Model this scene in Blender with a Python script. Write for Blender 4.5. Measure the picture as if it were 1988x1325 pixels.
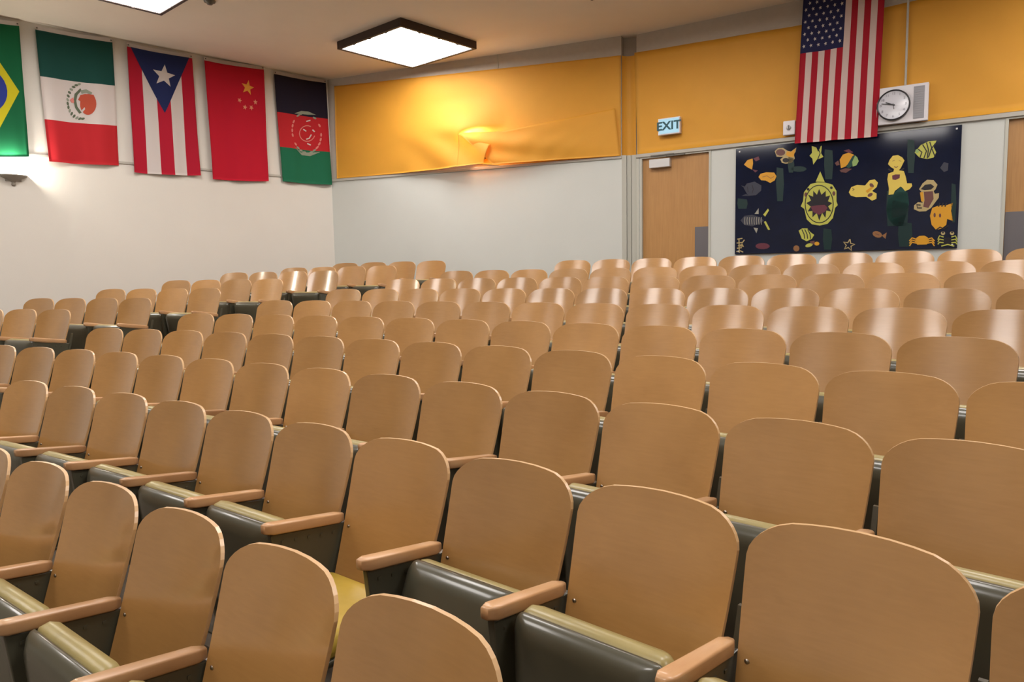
import bpy, bmesh, math, random
from math import sin, cos, pi, sqrt, radians
from mathutils import Vector, Matrix
from mathutils.geometry import tessellate_polygon
random.seed(4)
for o in list(bpy.data.objects): bpy.data.objects.remove(o)
SC = bpy.context.scene
COL = SC.collection

# ------------------------------------------------------------------ camera, world, exposure
W, H, F = 1988, 1325, 1400.0
CAMZ = 1.65
CX = Vector((0.99982659, -0.00180321, -0.01853478))
CU = Vector((0.01862229, 0.09681393, 0.99512827))
CF = Vector((0.0, 0.99530086, -0.09683072))
cam_data = bpy.data.cameras.new('camera')
cam = bpy.data.objects.new('camera', cam_data); COL.objects.link(cam)
cam.matrix_world = Matrix(((CX.x, CU.x, -CF.x, 0), (CX.y, CU.y, -CF.y, 0), (CX.z, CU.z, -CF.z, CAMZ), (0, 0, 0, 1)))
cam_data.lens = F / W * 36; cam_data.sensor_width = 36; cam_data.clip_start = 0.02
SC.camera = cam
SC.view_settings.view_transform = 'Standard'; SC.view_settings.look = 'None'
SC.view_settings.gamma = 1; SC.view_settings.use_curve_mapping = False
SC.view_settings.exposure = 1.2
world = bpy.data.worlds.new('world'); SC.world = world; world.use_nodes = True
world.node_tree.nodes['Background'].inputs[0].default_value = (0.9, 0.85, 0.8, 1)
world.node_tree.nodes['Background'].inputs[1].default_value = 0.05
LAMP_POWER = 6.6      # radiance of the fluorescent diffusers
SCONCE_W = 20.0
PAPER_SCONCE_W = 6.0

def ray(px, py):
    return CF + CX * ((px - W / 2) / F) - CU * ((py - H / 2) / F)

# ------------------------------------------------------------------ materials
def mat(name, col, rough=0.5, metal=0.0, spec=0.5, noise=0, nscale=8, bump=0, bscale=60, coat=0, emit=None, estr=0, rnd=0, trans=0):
    m = bpy.data.materials.new(name); m.use_nodes = True
    nt = m.node_tree; b = nt.nodes['Principled BSDF']
    b.inputs['Base Color'].default_value = (*col, 1); b.inputs['Roughness'].default_value = rough
    b.inputs['Metallic'].default_value = metal; b.inputs['Specular IOR Level'].default_value = spec
    if coat: b.inputs['Coat Weight'].default_value = coat; b.inputs['Coat Roughness'].default_value = 0.12
    if emit: b.inputs['Emission Color'].default_value = (*emit, 1); b.inputs['Emission Strength'].default_value = estr
    tc = nt.nodes.new('ShaderNodeTexCoord')
    if noise:
        n = nt.nodes.new('ShaderNodeTexNoise'); n.inputs['Scale'].default_value = nscale; n.inputs['Detail'].default_value = 4
        nt.links.new(tc.outputs['Object'], n.inputs['Vector'])
        mx = nt.nodes.new('ShaderNodeMixRGB'); mx.blend_type = 'MIX'
        mx.inputs[1].default_value = (*[c * (1 - noise) for c in col], 1)
        mx.inputs[2].default_value = (*[min(1, c * (1 + noise)) for c in col], 1)
        nt.links.new(n.outputs['Fac'], mx.inputs[0]); nt.links.new(mx.outputs[0], b.inputs['Base Color'])
    if bump:
        n2 = nt.nodes.new('ShaderNodeTexNoise'); n2.inputs['Scale'].default_value = bscale
        nt.links.new(tc.outputs['Object'], n2.inputs['Vector'])
        bp = nt.nodes.new('ShaderNodeBump'); bp.inputs['Strength'].default_value = bump; bp.inputs['Distance'].default_value = 0.01
        nt.links.new(n2.outputs['Fac'], bp.inputs['Height']); nt.links.new(bp.outputs['Normal'], b.inputs['Normal'])
    if trans:
        out = nt.nodes['Material Output']
        tr = nt.nodes.new('ShaderNodeBsdfTranslucent'); tr.inputs['Color'].default_value = (*col, 1)
        ms = nt.nodes.new('ShaderNodeMixShader'); ms.inputs[0].default_value = trans
        nt.links.new(b.outputs[0], ms.inputs[1]); nt.links.new(tr.outputs[0], ms.inputs[2]); nt.links.new(ms.outputs[0], out.inputs[0])
    return m

def wood(name, c0, c1, rough=0.33, axis=(1.2, 30, 30), var=0.25, coat=0.3, cloud=1.0, coatr=0.17):
    """veneer: fine stretched grain, broad clouding, and a tone of its own for every object"""
    m = bpy.data.materials.new(name); m.use_nodes = True
    nt = m.node_tree; N = nt.nodes; Lk = nt.links; b = N['Principled BSDF']
    tc = N.new('ShaderNodeTexCoord'); oi = N.new('ShaderNodeObjectInfo')
    sh = N.new('ShaderNodeVectorMath'); sh.operation = 'SCALE'; sh.inputs[0].default_value = (7, 13, 5)
    Lk.new(oi.outputs['Random'], sh.inputs['Scale'])
    ad = N.new('ShaderNodeVectorMath'); ad.operation = 'ADD'
    Lk.new(tc.outputs['Object'], ad.inputs[0]); Lk.new(sh.outputs[0], ad.inputs[1])
    mp = N.new('ShaderNodeMapping'); mp.inputs['Scale'].default_value = axis; Lk.new(ad.outputs[0], mp.inputs[0])
    g = N.new('ShaderNodeTexNoise'); g.inputs['Scale'].default_value = 2.2; g.inputs['Detail'].default_value = 6; g.inputs['Distortion'].default_value = 0.6
    Lk.new(mp.outputs[0], g.inputs['Vector'])
    c = N.new('ShaderNodeTexNoise'); c.inputs['Scale'].default_value = 3.5; c.inputs['Detail'].default_value = 3
    Lk.new(ad.outputs[0], c.inputs['Vector'])
    f1 = N.new('ShaderNodeMath'); f1.operation = 'MULTIPLY_ADD'; f1.inputs[1].default_value = 0.55 - 0.25 * (cloud == 1.0); f1.inputs[2].default_value = 0.0
    Lk.new(g.outputs['Fac'], f1.inputs[0])
    f2 = N.new('ShaderNodeMath'); f2.operation = 'MULTIPLY_ADD'; f2.inputs[1].default_value = 0.45 * cloud + 0.25 * (cloud == 1.0)
    Lk.new(c.outputs['Fac'], f2.inputs[0]); Lk.new(f1.outputs[0], f2.inputs[2])
    cr = N.new('ShaderNodeValToRGB'); cr.color_ramp.elements[0].position = 0.22; cr.color_ramp.elements[1].position = 0.78
    cr.color_ramp.elements[0].color = (*c0, 1); cr.color_ramp.elements[1].color = (*c1, 1)
    Lk.new(f2.outputs[0], cr.inputs[0])
    hv = N.new('ShaderNodeHueSaturation')
    v = N.new('ShaderNodeMapRange'); v.inputs['To Min'].default_value = 1 - var; v.inputs['To Max'].default_value = 1 + var
    Lk.new(oi.outputs['Random'], v.inputs['Value']); Lk.new(v.outputs[0], hv.inputs['Value']); Lk.new(cr.outputs[0], hv.inputs['Color'])
    Lk.new(hv.outputs[0], b.inputs['Base Color'])
    b.inputs['Roughness'].default_value = rough; b.inputs['Coat Weight'].default_value = coat; b.inputs['Coat Roughness'].default_value = coatr
    return m

M = {}
M['ply'] = wood('ply_veneer', (0.355, 0.178, 0.052), (0.495, 0.265, 0.088), rough=0.30, var=0.12, coat=1.0, coatr=0.15, axis=(3, 38, 38))
M['ply_edge'] = wood('ply_edge', (0.50, 0.30, 0.14), (0.66, 0.42, 0.2), rough=0.4, var=0.05)
M['arm'] = wood('arm_wood', (0.42, 0.21, 0.09), (0.60, 0.36, 0.18), rough=0.35, axis=(30, 2, 30), var=0.15)
M['olive'] = mat('olive_enamel', (0.078, 0.074, 0.05), rough=0.3, spec=0.5, coat=0.4, noise=0.12)
M['vinyl'] = mat('ochre_vinyl', (0.33, 0.265, 0.105), rough=0.32, noise=0.2, nscale=9, bump=0.25, bscale=14)
M['vinyl_yellow'] = mat('yellow_vinyl', (0.50, 0.34, 0.05), rough=0.3, noise=0.1, nscale=9, bump=0.2, bscale=14)
M['bolt'] = mat('bolt_steel', (0.5, 0.45, 0.4), rough=0.3, metal=1)
M['wall'] = mat('wall_paint', (0.70, 0.67, 0.615), rough=0.75, noise=0.03, nscale=2, bump=0.1, bscale=120)
M['wall_rear'] = mat('wall_paint_rear', (0.60, 0.62, 0.59), rough=0.75, noise=0.03, nscale=2, bump=0.1, bscale=120)
M['block'] = mat('concrete_beam', (0.50, 0.45, 0.39), rough=0.9, noise=0.08, nscale=14, bump=0.2, bscale=150)
M['ceil'] = mat('ceiling_paint', (0.80, 0.73, 0.64), rough=0.9, noise=0.03, nscale=3)
M['floor'] = mat('floor_carpet', (0.16, 0.13, 0.10), rough=0.9, noise=0.2, nscale=30)
M['trim'] = mat('trim_paint', (0.46, 0.44, 0.39), rough=0.6)
M['frame'] = mat('door_frame_paint', (0.50, 0.50, 0.44), rough=0.5)
M['door'] = wood('door_oak', (0.40, 0.20, 0.065), (0.56, 0.31, 0.11), rough=0.45, axis=(24, 24, 1.2), var=0.05, coat=0.1, cloud=0.5)
M['plate'] = mat('grey_plate', (0.16, 0.15, 0.16), rough=0.45, metal=0.3)
M['alu'] = mat('aluminium', (0.62, 0.62, 0.62), rough=0.4, metal=0.5)
M['alu_dark'] = mat('aluminium_dark', (0.16, 0.15, 0.13), rough=0.5, metal=0.5)
M['paper'] = mat('orange_paper', (0.88, 0.455, 0.05), rough=0.6, noise=0.05, nscale=5, bump=0.12, bscale=25, trans=0.3)
M['bracket'] = mat('brown_bracket', (0.22, 0.1, 0.03), rough=0.6)
M['lampframe'] = mat('lamp_frame', (0.035, 0.02, 0.015), rough=0.5)
M['lampglass'] = mat('lamp_diffuser', (0.9, 0.9, 0.9), rough=0.5, emit=(1.0, 0.945, 0.90), estr=LAMP_POWER)
M['sconce'] = mat('sconce_plaster', (0.30, 0.27, 0.23), rough=0.5)
M['bulb'] = mat('sconce_bulb', (1, 1, 1), emit=(1, 0.92, 0.78), estr=22)
M['white'] = mat('white_plastic', (0.78, 0.76, 0.80), rough=0.4)
M['black'] = mat('black_plastic', (0.02, 0.02, 0.025), rough=0.3)
M['grille'] = mat('grille_grey', (0.34, 0.34, 0.37), rough=0.6)
M['dial'] = mat('clock_dial', (0.66, 0.67, 0.74), rough=0.12, coat=0.6)
M['numeral'] = mat('clock_numeral', (0.25, 0.25, 0.30), rough=0.5)
M['exitface'] = mat('exit_face', (0.30, 0.46, 0.54), rough=0.4, emit=(0.35, 0.7, 0.9), estr=0.22)
M['exitletter'] = mat('exit_letter', (0.02, 0.09, 0.11), rough=0.4)
def cl(n, c, **k): M[n] = mat('cloth_' + n, c, rough=0.8, spec=0.2, trans=0.12, **k)
cl('green_dark', (0.012, 0.075, 0.062)); cl('c_white', (0.68, 0.62, 0.60)); cl('red', (0.52, 0.022, 0.03)); cl('crimson', (0.46, 0.012, 0.035))
cl('navy', (0.018, 0.028, 0.11)); cl('cn_red', (0.52, 0.010, 0.03)); cl('gold', (0.82, 0.38, 0.06)); cl('pale_star', (0.78, 0.32, 0.20)); cl('ink', (0.018, 0.014, 0.03))
cl('green', (0.015, 0.15, 0.075)); cl('br_green', (0.008, 0.13, 0.05)); cl('yellow', (0.62, 0.55, 0.02)); cl('blue', (0.03, 0.05, 0.30)); cl('emblem_red', (0.50, 0.09, 0.05))
cl('emblem_olive', (0.12, 0.15, 0.10)); cl('emblem_grey', (0.30, 0.33, 0.26)); cl('emblem_pink', (0.72, 0.25, 0.22)); cl('us_red', (0.42, 0.015, 0.03)); cl('us_blue', (0.025, 0.026, 0.085)); cl('us_white', (0.72, 0.56, 0.52))
def pt(n, c): M[n] = mat('mural_' + n, c, rough=0.35, spec=0.4)
M['board'] = mat('mural_board', (0.004, 0.008, 0.028), rough=0.08, spec=0.35, noise=0.4, nscale=4)
pt('lime', (0.50, 0.50, 0.09)); pt('m_yellow', (0.72, 0.55, 0.10)); pt('m_orange', (0.66, 0.32, 0.02)); pt('m_brown', (0.14, 0.055, 0.05)); pt('m_dark', (0.012, 0.010, 0.016)); pt('m_teal', (0.004, 0.055, 0.045))
pt('m_slate', (0.035, 0.038, 0.06)); pt('m_cream', (0.46, 0.36, 0.17)); pt('m_maroon', (0.13, 0.03, 0.05)); pt('m_green', (0.28, 0.42, 0.14)); pt('m_tan', (0.28, 0.13, 0.05)); pt('m_white', (0.34, 0.33, 0.28)); pt('m_weed', (0.004, 0.026, 0.026))

# ------------------------------------------------------------------ helpers
def link(name, bm_, mats, parent=None, smooth=False):
    me = bpy.data.meshes.new(name)
    bm_.normal_update(); bm_.to_mesh(me); bm_.free()
    if not isinstance(mats, (list, tuple)): mats = [mats]
    for m in mats: me.materials.append(M[m])
    if smooth:
        for p in me.polygons: p.use_smooth = True
    o = bpy.data.objects.new(name, me); COL.objects.link(o)
    if parent is not None: o.parent = parent
    return o
def empty(name, loc=(0, 0, 0), rz=0.0):
    o = bpy.data.objects.new(name, None); COL.objects.link(o); o.location = loc; o.rotation_euler = (0, 0, rz); o.empty_display_size = 0.1
    return o
def tag(o, label, cat, group=None, kind=None):
    if label: o['label'] = label
    if cat: o['category'] = cat
    if group: o['group'] = group
    if kind: o['kind'] = kind
    return o
def box(bm_, x0, x1, y0, y1, z0, z1, bev=0.0, seg=2, mi=0, mtx=None):
    vs = [bm_.verts.new((x, y, z)) for x in (x0, x1) for y in (y0, y1) for z in (z0, z1)]
    fs = [(0, 1, 3, 2), (4, 6, 7, 5), (0, 4, 5, 1), (2, 3, 7, 6), (0, 2, 6, 4), (1, 5, 7, 3)]
    faces = [bm_.faces.new([vs[i] for i in f]) for f in fs]
    for f in faces: f.material_index = mi
    nv = vs
    if bev:
        es = list({e for f in faces for e in f.edges})
        r = bmesh.ops.bevel(bm_, geom=es, offset=bev, segments=seg, profile=0.5, affect='EDGES')
        for f in r['faces']: f.material_index = mi
        nv = list({v for f in r['faces'] for v in f.verts} | {v for v in vs if v.is_valid})
    if mtx is not None:
        for v in nv: v.co = mtx @ v.co
    return nv
def prism(bm_, pts, x0, x1, mi=0, axis='x'):
    """pts are (a,b) outline, extruded between x0 and x1 along axis"""
    def P(x, a, b): return {'x': (x, a, b), 'y': (a, x, b), 'z': (a, b, x)}[axis]
    A = [bm_.verts.new(P(x0, a, b)) for a, b in pts]; B = [bm_.verts.new(P(x1, a, b)) for a, b in pts]
    n = len(pts); fs = []
    fs.append(bm_.faces.new(A)); fs.append(bm_.faces.new(B[::-1]))
    for i in range(n): fs.append(bm_.faces.new((A[i], B[i], B[(i + 1) % n], A[(i + 1) % n])))
    for f in fs: f.material_index = mi
    bmesh.ops.recalc_face_normals(bm_, faces=fs)
    return fs
def lathe(bm_, prof, seg=24, a0=0, a1=2 * pi, mi=0):
    rings = []; full = abs(a1 - a0 - 2 * pi) < 1e-6
    n = seg if full else seg + 1
    for r, z in prof:
        rings.append([bm_.verts.new((r * cos(a0 + (a1 - a0) * i / seg), r * sin(a0 + (a1 - a0) * i / seg), z)) for i in range(n)])
    for A, B in zip(rings, rings[1:]):
        for i in range(seg):
            j = (i + 1) % n
            f = bm_.faces.new((A[i], A[j], B[j], B[i])); f.material_index = mi
def BM(): return bmesh.new()

class Plane:
    """a wall face: o origin, e along the wall, n out into the room; points are (s along, d out, z up)"""
    def __init__(s, nx, ny, d):        # nx,ny point away from the room; wall where nx*x+ny*y=d
        s.nv = Vector((nx, ny, 0)).normalized(); s.d = d; s.n = -s.nv
        s.e = Vector((s.nv.y, -s.nv.x, 0)); s.o = s.nv * d
        s.rz = math.atan2(s.e.y, s.e.x)
    def hit(s, px, py, off=0.0):
        r = ray(px, py); t = (s.d - off) / r.dot(s.nv); P = r * t + Vector((0, 0, CAMZ))
        return P
    def sz(s, px, py, off=0.0):
        P = s.hit(px, py, off); return ((P - s.o).dot(s.e), P.z)
    def at(s, a, out, z): return s.o + s.e * a + s.n * out + Vector((0, 0, z))
# local frame for wall things: x along wall (to the right as seen from the room), y out of the wall toward room is -Y, z up
def wall_empty(name, pl, a, z, out=0.0):
    p = pl.at(a, out, z); return empty(name, p, pl.rz)

LEFT = Plane(-0.703, 0.711, 11.33)
RL = Plane(0.399, 0.917, 10.55)
RR = Plane(0.555, 0.832, 9.98)
CEIL = CAMZ + 3.35
TRIMZ = CAMZ + 1.656

# ------------------------------------------------------------------ seating geometry (concentric tiers)
C0 = Vector((-15.779740, -16.468071, 0))
S = 0.56
RAD = [30.99, 30.209, 29.418, 28.631, 27.835, 27.038, 26.247, 25.46, 24.671, 23.864]
ZT = [0.128, 0.016, -0.076, -0.177, -0.277, -0.377, -0.473, -0.571, -0.669, -0.777]
TH0 = [0.56649, 0.52259, 0.51311, 0.50375, 0.49347, 0.48271, 0.47129, 0.45898, 0.51335, 0.59411]
NSEAT = [9, 11, 12, 12, 12, 13, 13, 13, 11, 6]
BACKH = 0.87
# block beside the left wall
LR = [R_ + 0.35 for R_ in RAD[:7]]
LZ = [0.182, 0.116, 0.054, -0.044, -0.142, -0.232, -0.322]
LTH = [[.4308, .4482, .4659, .4832], [.4174, .4362, .4540, .4717], [.4017, .4212, .4398, .4584], [.3906, .4106, .4303, .4492],
       [.3803, .4, .4197, .4394], [.3699, .3904, .4106, .4314], [.3806, .4004, .4209]]
def fz(z): return CAMZ + z - BACKH

# ------------------------------------------------------------------ room shell
def corner(p, q):
    det = p.nv.x * q.nv.y - p.nv.y * q.nv.x
    return Vector(((p.d * q.nv.y - p.nv.y * q.d) / det, (p.nv.x * q.d - q.nv.x * p.d) / det, 0))
K0 = corner(LEFT, RL)
A_ = RL.hit(1207, 300); A_.z = 0
B_ = RR.hit(1236, 300); B_.z = 0
P2 = B_ + RR.e * 10.0
P_back_left = K0 - Vector((LEFT.e.x, LEFT.e.y, 0)) * 13.5
P_front_right = Vector((9.0, -9.8, 0))
ROOM = [P_back_left, K0, A_, B_, P2, P_front_right]

def wall_mesh(name, a, b, splits, mats, th=0.15):
    """solid wall from a to b (room on the right hand of a->b), zsplits with a material each"""
    d = (b - a).normalized(); out = Vector((-d.y, d.x, 0)) * th
    bm_ = BM()
    for (z0, z1, mi) in splits:
        vs = [bm_.verts.new(p + Vector((0, 0, z))) for z in (z0, z1) for p in (a, b, b + out, a + out)]
        for f in ((0, 1, 5, 4), (1, 2, 6, 5), (2, 3, 7, 6), (3, 0, 4, 7), (0, 3, 2, 1), (4, 5, 6, 7)):
            fc = bm_.faces.new([vs[i] for i in f]); fc.material_index = mi
    o = link(name, bm_, mats); o['kind'] = 'structure'; return o
ZB = -0.4
wall_mesh('wall_left', P_back_left, K0, [(ZB, CEIL, 0)], ['wall'])
wall_mesh('wall_rear', K0, A_, [(ZB, TRIMZ, 0), (TRIMZ, CEIL, 1)], ['wall_rear', 'block'])
# grooved return between the two rear faces
q1 = A_ + RL.nv * 0.13; q2 = B_ + RR.nv * 0.13
wall_mesh('wall_rear_return', q1, q2, [(ZB, TRIMZ, 0), (TRIMZ, CEIL, 1)], ['frame', 'block'])
wall_mesh('wall_right', P2, P_front_right, [(ZB, CEIL, 0)], ['wall'])
wall_mesh('wall_front', P_front_right, P_back_left, [(ZB, CEIL, 0)], ['wall'])
bm_ = BM(); CO = [P_back_left, K0, A_ + RL.nv * .22, B_ + RR.nv * .22, P2, P_front_right]
vs = [bm_.verts.new(p + Vector((0, 0, CEIL))) for p in CO]; vt = [bm_.verts.new(p + Vector((0, 0, CEIL + 0.15))) for p in CO]
bm_.faces.new(vs); bm_.faces.new(vt[::-1])
for i in range(6): bm_.faces.new((vs[i], vt[i], vt[(i + 1) % 6], vs[(i + 1) % 6]))
bmesh.ops.recalc_face_normals(bm_, faces=bm_.faces[:])
link('ceiling', bm_, 'ceil')['kind'] = 'structure'

# right rear face with two door openings
def span(px0, px1, y=400): return RR.sz(px0, y)[0], RR.sz(px1, y)[0]
D1a, D1b = RR.sz(1243, 400)[0], RR.sz(1380, 400)[0]
D2a = RR.sz(1945, 400)[0]; D2b = D2a + 1.05
REARFLOOR = fz(ZT[0]) + 0.02
s0 = (B_ - RR.o).dot(RR.e); s1 = (P2 - RR.o).dot(RR.e)
bm_ = BM()
def wseg(a, b, z0, z1, mi):
    vs = [bm_.verts.new(RR.at(s, o_, z)) for z in (z0, z1) for (s, o_) in ((a, 0), (b, 0), (b, -0.15), (a, -0.15))]
    for f in ((0, 1, 5, 4), (1, 2, 6, 5), (2, 3, 7, 6), (3, 0, 4, 7), (0, 3, 2, 1), (4, 5, 6, 7)):
        fc = bm_.faces.new([vs[i] for i in f]); fc.material_index = mi
DT = TRIMZ - 0.04
for a, b in ((s0, D1a), (D1b, D2a), (D2b, s1)): wseg(a, b, ZB, DT, 0)
for a, b in ((D1a, D1b), (D2a, D2b)): wseg(a, b, ZB, REARFLOOR - 0.0, 0)
wseg(s0, s1, DT, CEIL, 1)
link('wall_rear_right', bm_, ['wall_rear', 'block'])['kind'] = 'structure'

# stepped floor
def clip(poly, pl, inset=0.0):
    out = []
    n = len(poly)
    for i in range(n):
        a, b = poly[i], poly[(i + 1) % n]
        da, db = pl.nv.x * a[0] + pl.nv.y * a[1] - pl.d, pl.nv.x * b[0] + pl.nv.y * b[1] - pl.d
        if da <= 0: out.append(a)
        if da * db < 0:
            t = da / (da - db); out.append((a[0] + (b[0] - a[0]) * t, a[1] + (b[1] - a[1]) * t))
    return out
fd = (P_front_right - P_back_left).normalized(); nf = Vector((fd.y, -fd.x, 0)); FRONT = Plane(nf.x, nf.y, nf.dot(P_back_left))
if FRONT.nv.dot(Vector((0, 0, 0))) - FRONT.d > 0: FRONT = Plane(-nf.x, -nf.y, -nf.dot(P_back_left))
rd = (P_front_right - P2).normalized(); nr = Vector((-rd.y, rd.x, 0)); RIGHT = Plane(nr.x, nr.y, nr.dot(P2))
if -RIGHT.d > 0: RIGHT = Plane(-nr.x, -nr.y, -nr.dot(P2))
WALLS = (LEFT, RL, RR, FRONT, RIGHT)
def ring(bm_, r0, r1, t0, t1, z):
    n = max(1, int((t1 - t0) / 0.03))
    for i in range(n):
        a, b = t0 + (t1 - t0) * i / n, t0 + (t1 - t0) * (i + 1) / n
        poly = [(C0.x + r * sin(t), C0.y + r * cos(t)) for r, t in ((r0, a), (r1, a), (r1, b), (r0, b))]
        for w in WALLS:
            poly = clip(poly, w)
            if len(poly) < 3: break
        if len(poly) < 3: continue
        T = [bm_.verts.new((x, y, z)) for x, y in poly]; Bt = [bm_.verts.new((x, y, ZB)) for x, y in poly]
        f = bm_.faces.new(T); m = len(poly)
        for j in range(m): bm_.faces.new((T[j], Bt[j], Bt[(j + 1) % m], T[(j + 1) % m]))
bm_ = BM()
TMIN, TMAX = 0.0, 1.6
edgeM = [th - S * 0.55 / R_ for th, R_ in zip(TH0, RAD)]
for k in range(9, -1, -1):
    r0 = RAD[k] - 0.50 if k < 9 else 0; r1 = RAD[k - 1] - 0.50 if k > 0 else RAD[0] + 5
    tl = LTH[min(k, 6)][-1] + S * 0.56 / LR[min(k, 6)] if k <= 6 else -0.1
    if k == 9:
        ring(bm_, 14.0, RAD[9] + 0.29, -0.3, TMAX, fz(ZT[9])); continue
    ring(bm_, r0, r1, tl, TMAX, fz(ZT[k]))
for k in range(7):
    r0 = LR[k] - 0.50; r1 = LR[k - 1] - 0.50 if k else LR[0] + 4
    ring(bm_, r0, r1, -0.1, LTH[k][-1] + S * 0.56 / LR[k], fz(LZ[k]))
ring(bm_, RAD[7] - 0.5, LR[6] - 0.5, -0.1, LTH[6][-1] + S * .52 / LR[6], fz(ZT[7]))
bmesh.ops.recalc_face_normals(bm_, faces=bm_.faces[:])
link('floor', bm_, 'floor')['kind'] = 'structure'

# trims
def wall_strip(name, pl, a, b, z0, z1, out, m, off=0.0):
    bm_ = BM()
    box(bm_, a, b, -out - off, -off, z0, z1, 0.004, 1)
    o = link(name, bm_, m); o.location = pl.o; o.rotation_euler = (0, 0, pl.rz); o['kind'] = 'structure'; return o
sK_l = (K0 - LEFT.o).dot(LEFT.e); sK_r = (K0 - RL.o).dot(RL.e); sA = (A_ - RL.o).dot(RL.e)
wall_strip('trim_1', LEFT, sK_l - 13, sK_l - 0.005, TRIMZ - 0.035, TRIMZ, 0.018, 'trim')
wall_strip('trim_2', RL, sK_r + 0.03, sA, TRIMZ - 0.045, TRIMZ - 0.005, 0.02, 'trim')
wall_strip('trim_3', RR, s0, s1 - 0.05, TRIMZ - 0.05, TRIMZ + 0.0, 0.03, 'trim')
wall_strip('trim_4', RR, s0, D1a - 0.012, REARFLOOR, TRIMZ - 0.05, 0.012, 'frame')
# ribs in the return
bm_ = BM()
dd = (B_ - A_).normalized(); L_ = (B_ - A_).length
for f0, f1, dep in ((0.0, 0.32, -0.005), (0.35, 0.64, 0.02), (0.67, 1.0, 0.0)):
    p0 = A_ + dd * L_ * f0; p1 = A_ + dd * L_ * f1; no = Vector((-dd.y, dd.x, 0))
    vs = [bm_.verts.new(p + no * k_ + Vector((0, 0, z))) for z in (REARFLOOR, TRIMZ) for (p, k_) in ((p0, dep), (p1, dep), (p1, 0.125), (p0, 0.125))]
    for f in ((0, 1, 5, 4), (1, 2, 6, 5), (2, 3, 7, 6), (3, 0, 4, 7), (4, 5, 6, 7)): bm_.faces.new([vs[i] for i in f])
bmesh.ops.recalc_face_normals(bm_, faces=bm_.faces[:])
link('trim_5', bm_, 'frame')['kind'] = 'structure'
# narrow paint joint in the block band over the paper
ja, jz = RL.sz(966, 118)
wall_strip('trim_6', RL, ja - 0.012, ja + 0.012, jz - 0.12, CEIL - 0.002, 0.006, 'trim')

# doors
def make_door(name, a, b, plate_side, plate_z, plate_w, closer):
    r = wall_empty(name, RR, (a + b) / 2, REARFLOOR); r['kind'] = 'structure'
    w = (b - a) / 2; h = DT - REARFLOOR
    bm_ = BM(); box(bm_, -w + 0.03, w - 0.03, 0.035, 0.08, 0.005, h - 0.03, 0.003, 1); link('door_leaf', bm_, 'door', r)
    bm_ = BM()
    box(bm_, -w, -w + 0.03, -0.01, 0.14, 0, h); box(bm_, w - 0.03, w, -0.01, 0.14, 0, h); box(bm_, -w + 0.03, w - 0.03, -0.01, 0.14, h - 0.03, h)
    link('door_frame', bm_, 'frame', r)
    bm_ = BM()
    if plate_side > 0: box(bm_, w - 0.035 - plate_w, w - 0.035, 0.026, 0.035, 0.3, plate_z - REARFLOOR, 0.002, 1)
    else: box(bm_, -w + 0.035, w - 0.035, 0.026, 0.035, 0.1, plate_z - REARFLOOR, 0.002, 1)
    link('push_plate', bm_, 'plate', r)
    if closer:
        bm_ = BM(); ca = RR.sz(1262, 316)[0] - (a + b) / 2; cb = RR.sz(1302, 312)[0] - (a + b) / 2
        cz = RR.sz(1280, 326)[1] - REARFLOOR; ct = RR.sz(1280, 305)[1] - REARFLOOR
        box(bm_, ca, cb, -0.04, 0.033, cz, cz + (ct - cz) * 0.8, 0.006, 2); o = link('door_closer', bm_, 'alu', r)
        bm_ = BM(); box(bm_, cb - 0.06, cb + 0.22, -0.03, -0.01, ct - 0.01, ct + 0.012, 0.003, 1); box(bm_, ca + 0.02, cb + 0.06, -0.035, -0.012, ct + 0.012, ct + 0.03, 0.003, 1)
        link('closer_arm', bm_, 'alu_dark', o)
make_door('door_1', D1a, D1b, 1, RR.sz(1365, 440)[1], 0.20, True)
make_door('door_2', D2a, D2b, -1, RR.sz(1965, 411)[1], 0.2, False)

# ------------------------------------------------------------------ auditorium seats
def backrest_bm():
    bm_ = BM(); cols = [-1, -.985, -.95, -.9, -.83, -.74, -.62, -.45, -.25, 0, .25, .45, .62, .74, .83, .9, .95, .985, 1]; rows = 14
    hw = 0.266
    def P(a, b, back):
        aa = abs(a)
        k = max(0, (aa - 0.57) / 0.43)
        h0 = 0.022 * a * a + 0.078 * (1 - sqrt(max(0, 1 - k * k)))
        k2 = max(0, (aa - 0.86) / 0.14)
        h1 = 0.560 - 0.02 * (1 - sqrt(max(0, 1 - k2 * k2)))
        h = h0 + (h1 - h0) * b
        w = hw * (1 - 0.10 * max(0, (h - 0.1) / 0.42) ** 1.3)
        y = -0.275 * h - 0.12 * h * h - 0.041 * a * a * (1 - 0.25 * h / .52)
        x = a * w
        if back:
            y += 0.0125; x += a * 0.0015
        return (x, y, BACKH - h)
    Fv = [[bm_.verts.new(P(a, j / rows, False)) for a in cols] for j in range(rows + 1)]
    Bv = [[bm_.verts.new(P(a, j / rows, True)) for a in cols] for j in range(rows + 1)]
    n = len(cols)
    for j in range(rows):
        for i in range(n - 1):
            bm_.faces.new((Fv[j][i], Fv[j + 1][i], Fv[j + 1][i + 1], Fv[j][i + 1]))
            bm_.faces.new((Bv[j][i], Bv[j][i + 1], Bv[j + 1][i + 1], Bv[j + 1][i]))
    rim = []
    for i in range(n - 1):
        rim.append(bm_.faces.new((Fv[0][i], Fv[0][i + 1], Bv[0][i + 1], Bv[0][i]))); rim.append(bm_.faces.new((Fv[rows][i + 1], Fv[rows][i], Bv[rows][i], Bv[rows][i + 1])))
    for j in range(rows):
        rim.append(bm_.faces.new((Fv[j][0], Bv[j][0], Bv[j + 1][0], Fv[j + 1][0]))); rim.append(bm_.faces.new((Fv[j][n - 1], Fv[j + 1][n - 1], Bv[j + 1][n - 1], Bv[j][n - 1])))
    for f in rim:
        f.material_index = 1
        for e in f.edges: e.smooth = False
    bmesh.ops.recalc_face_normals(bm_, faces=bm_.faces[:])
    return bm_
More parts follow.
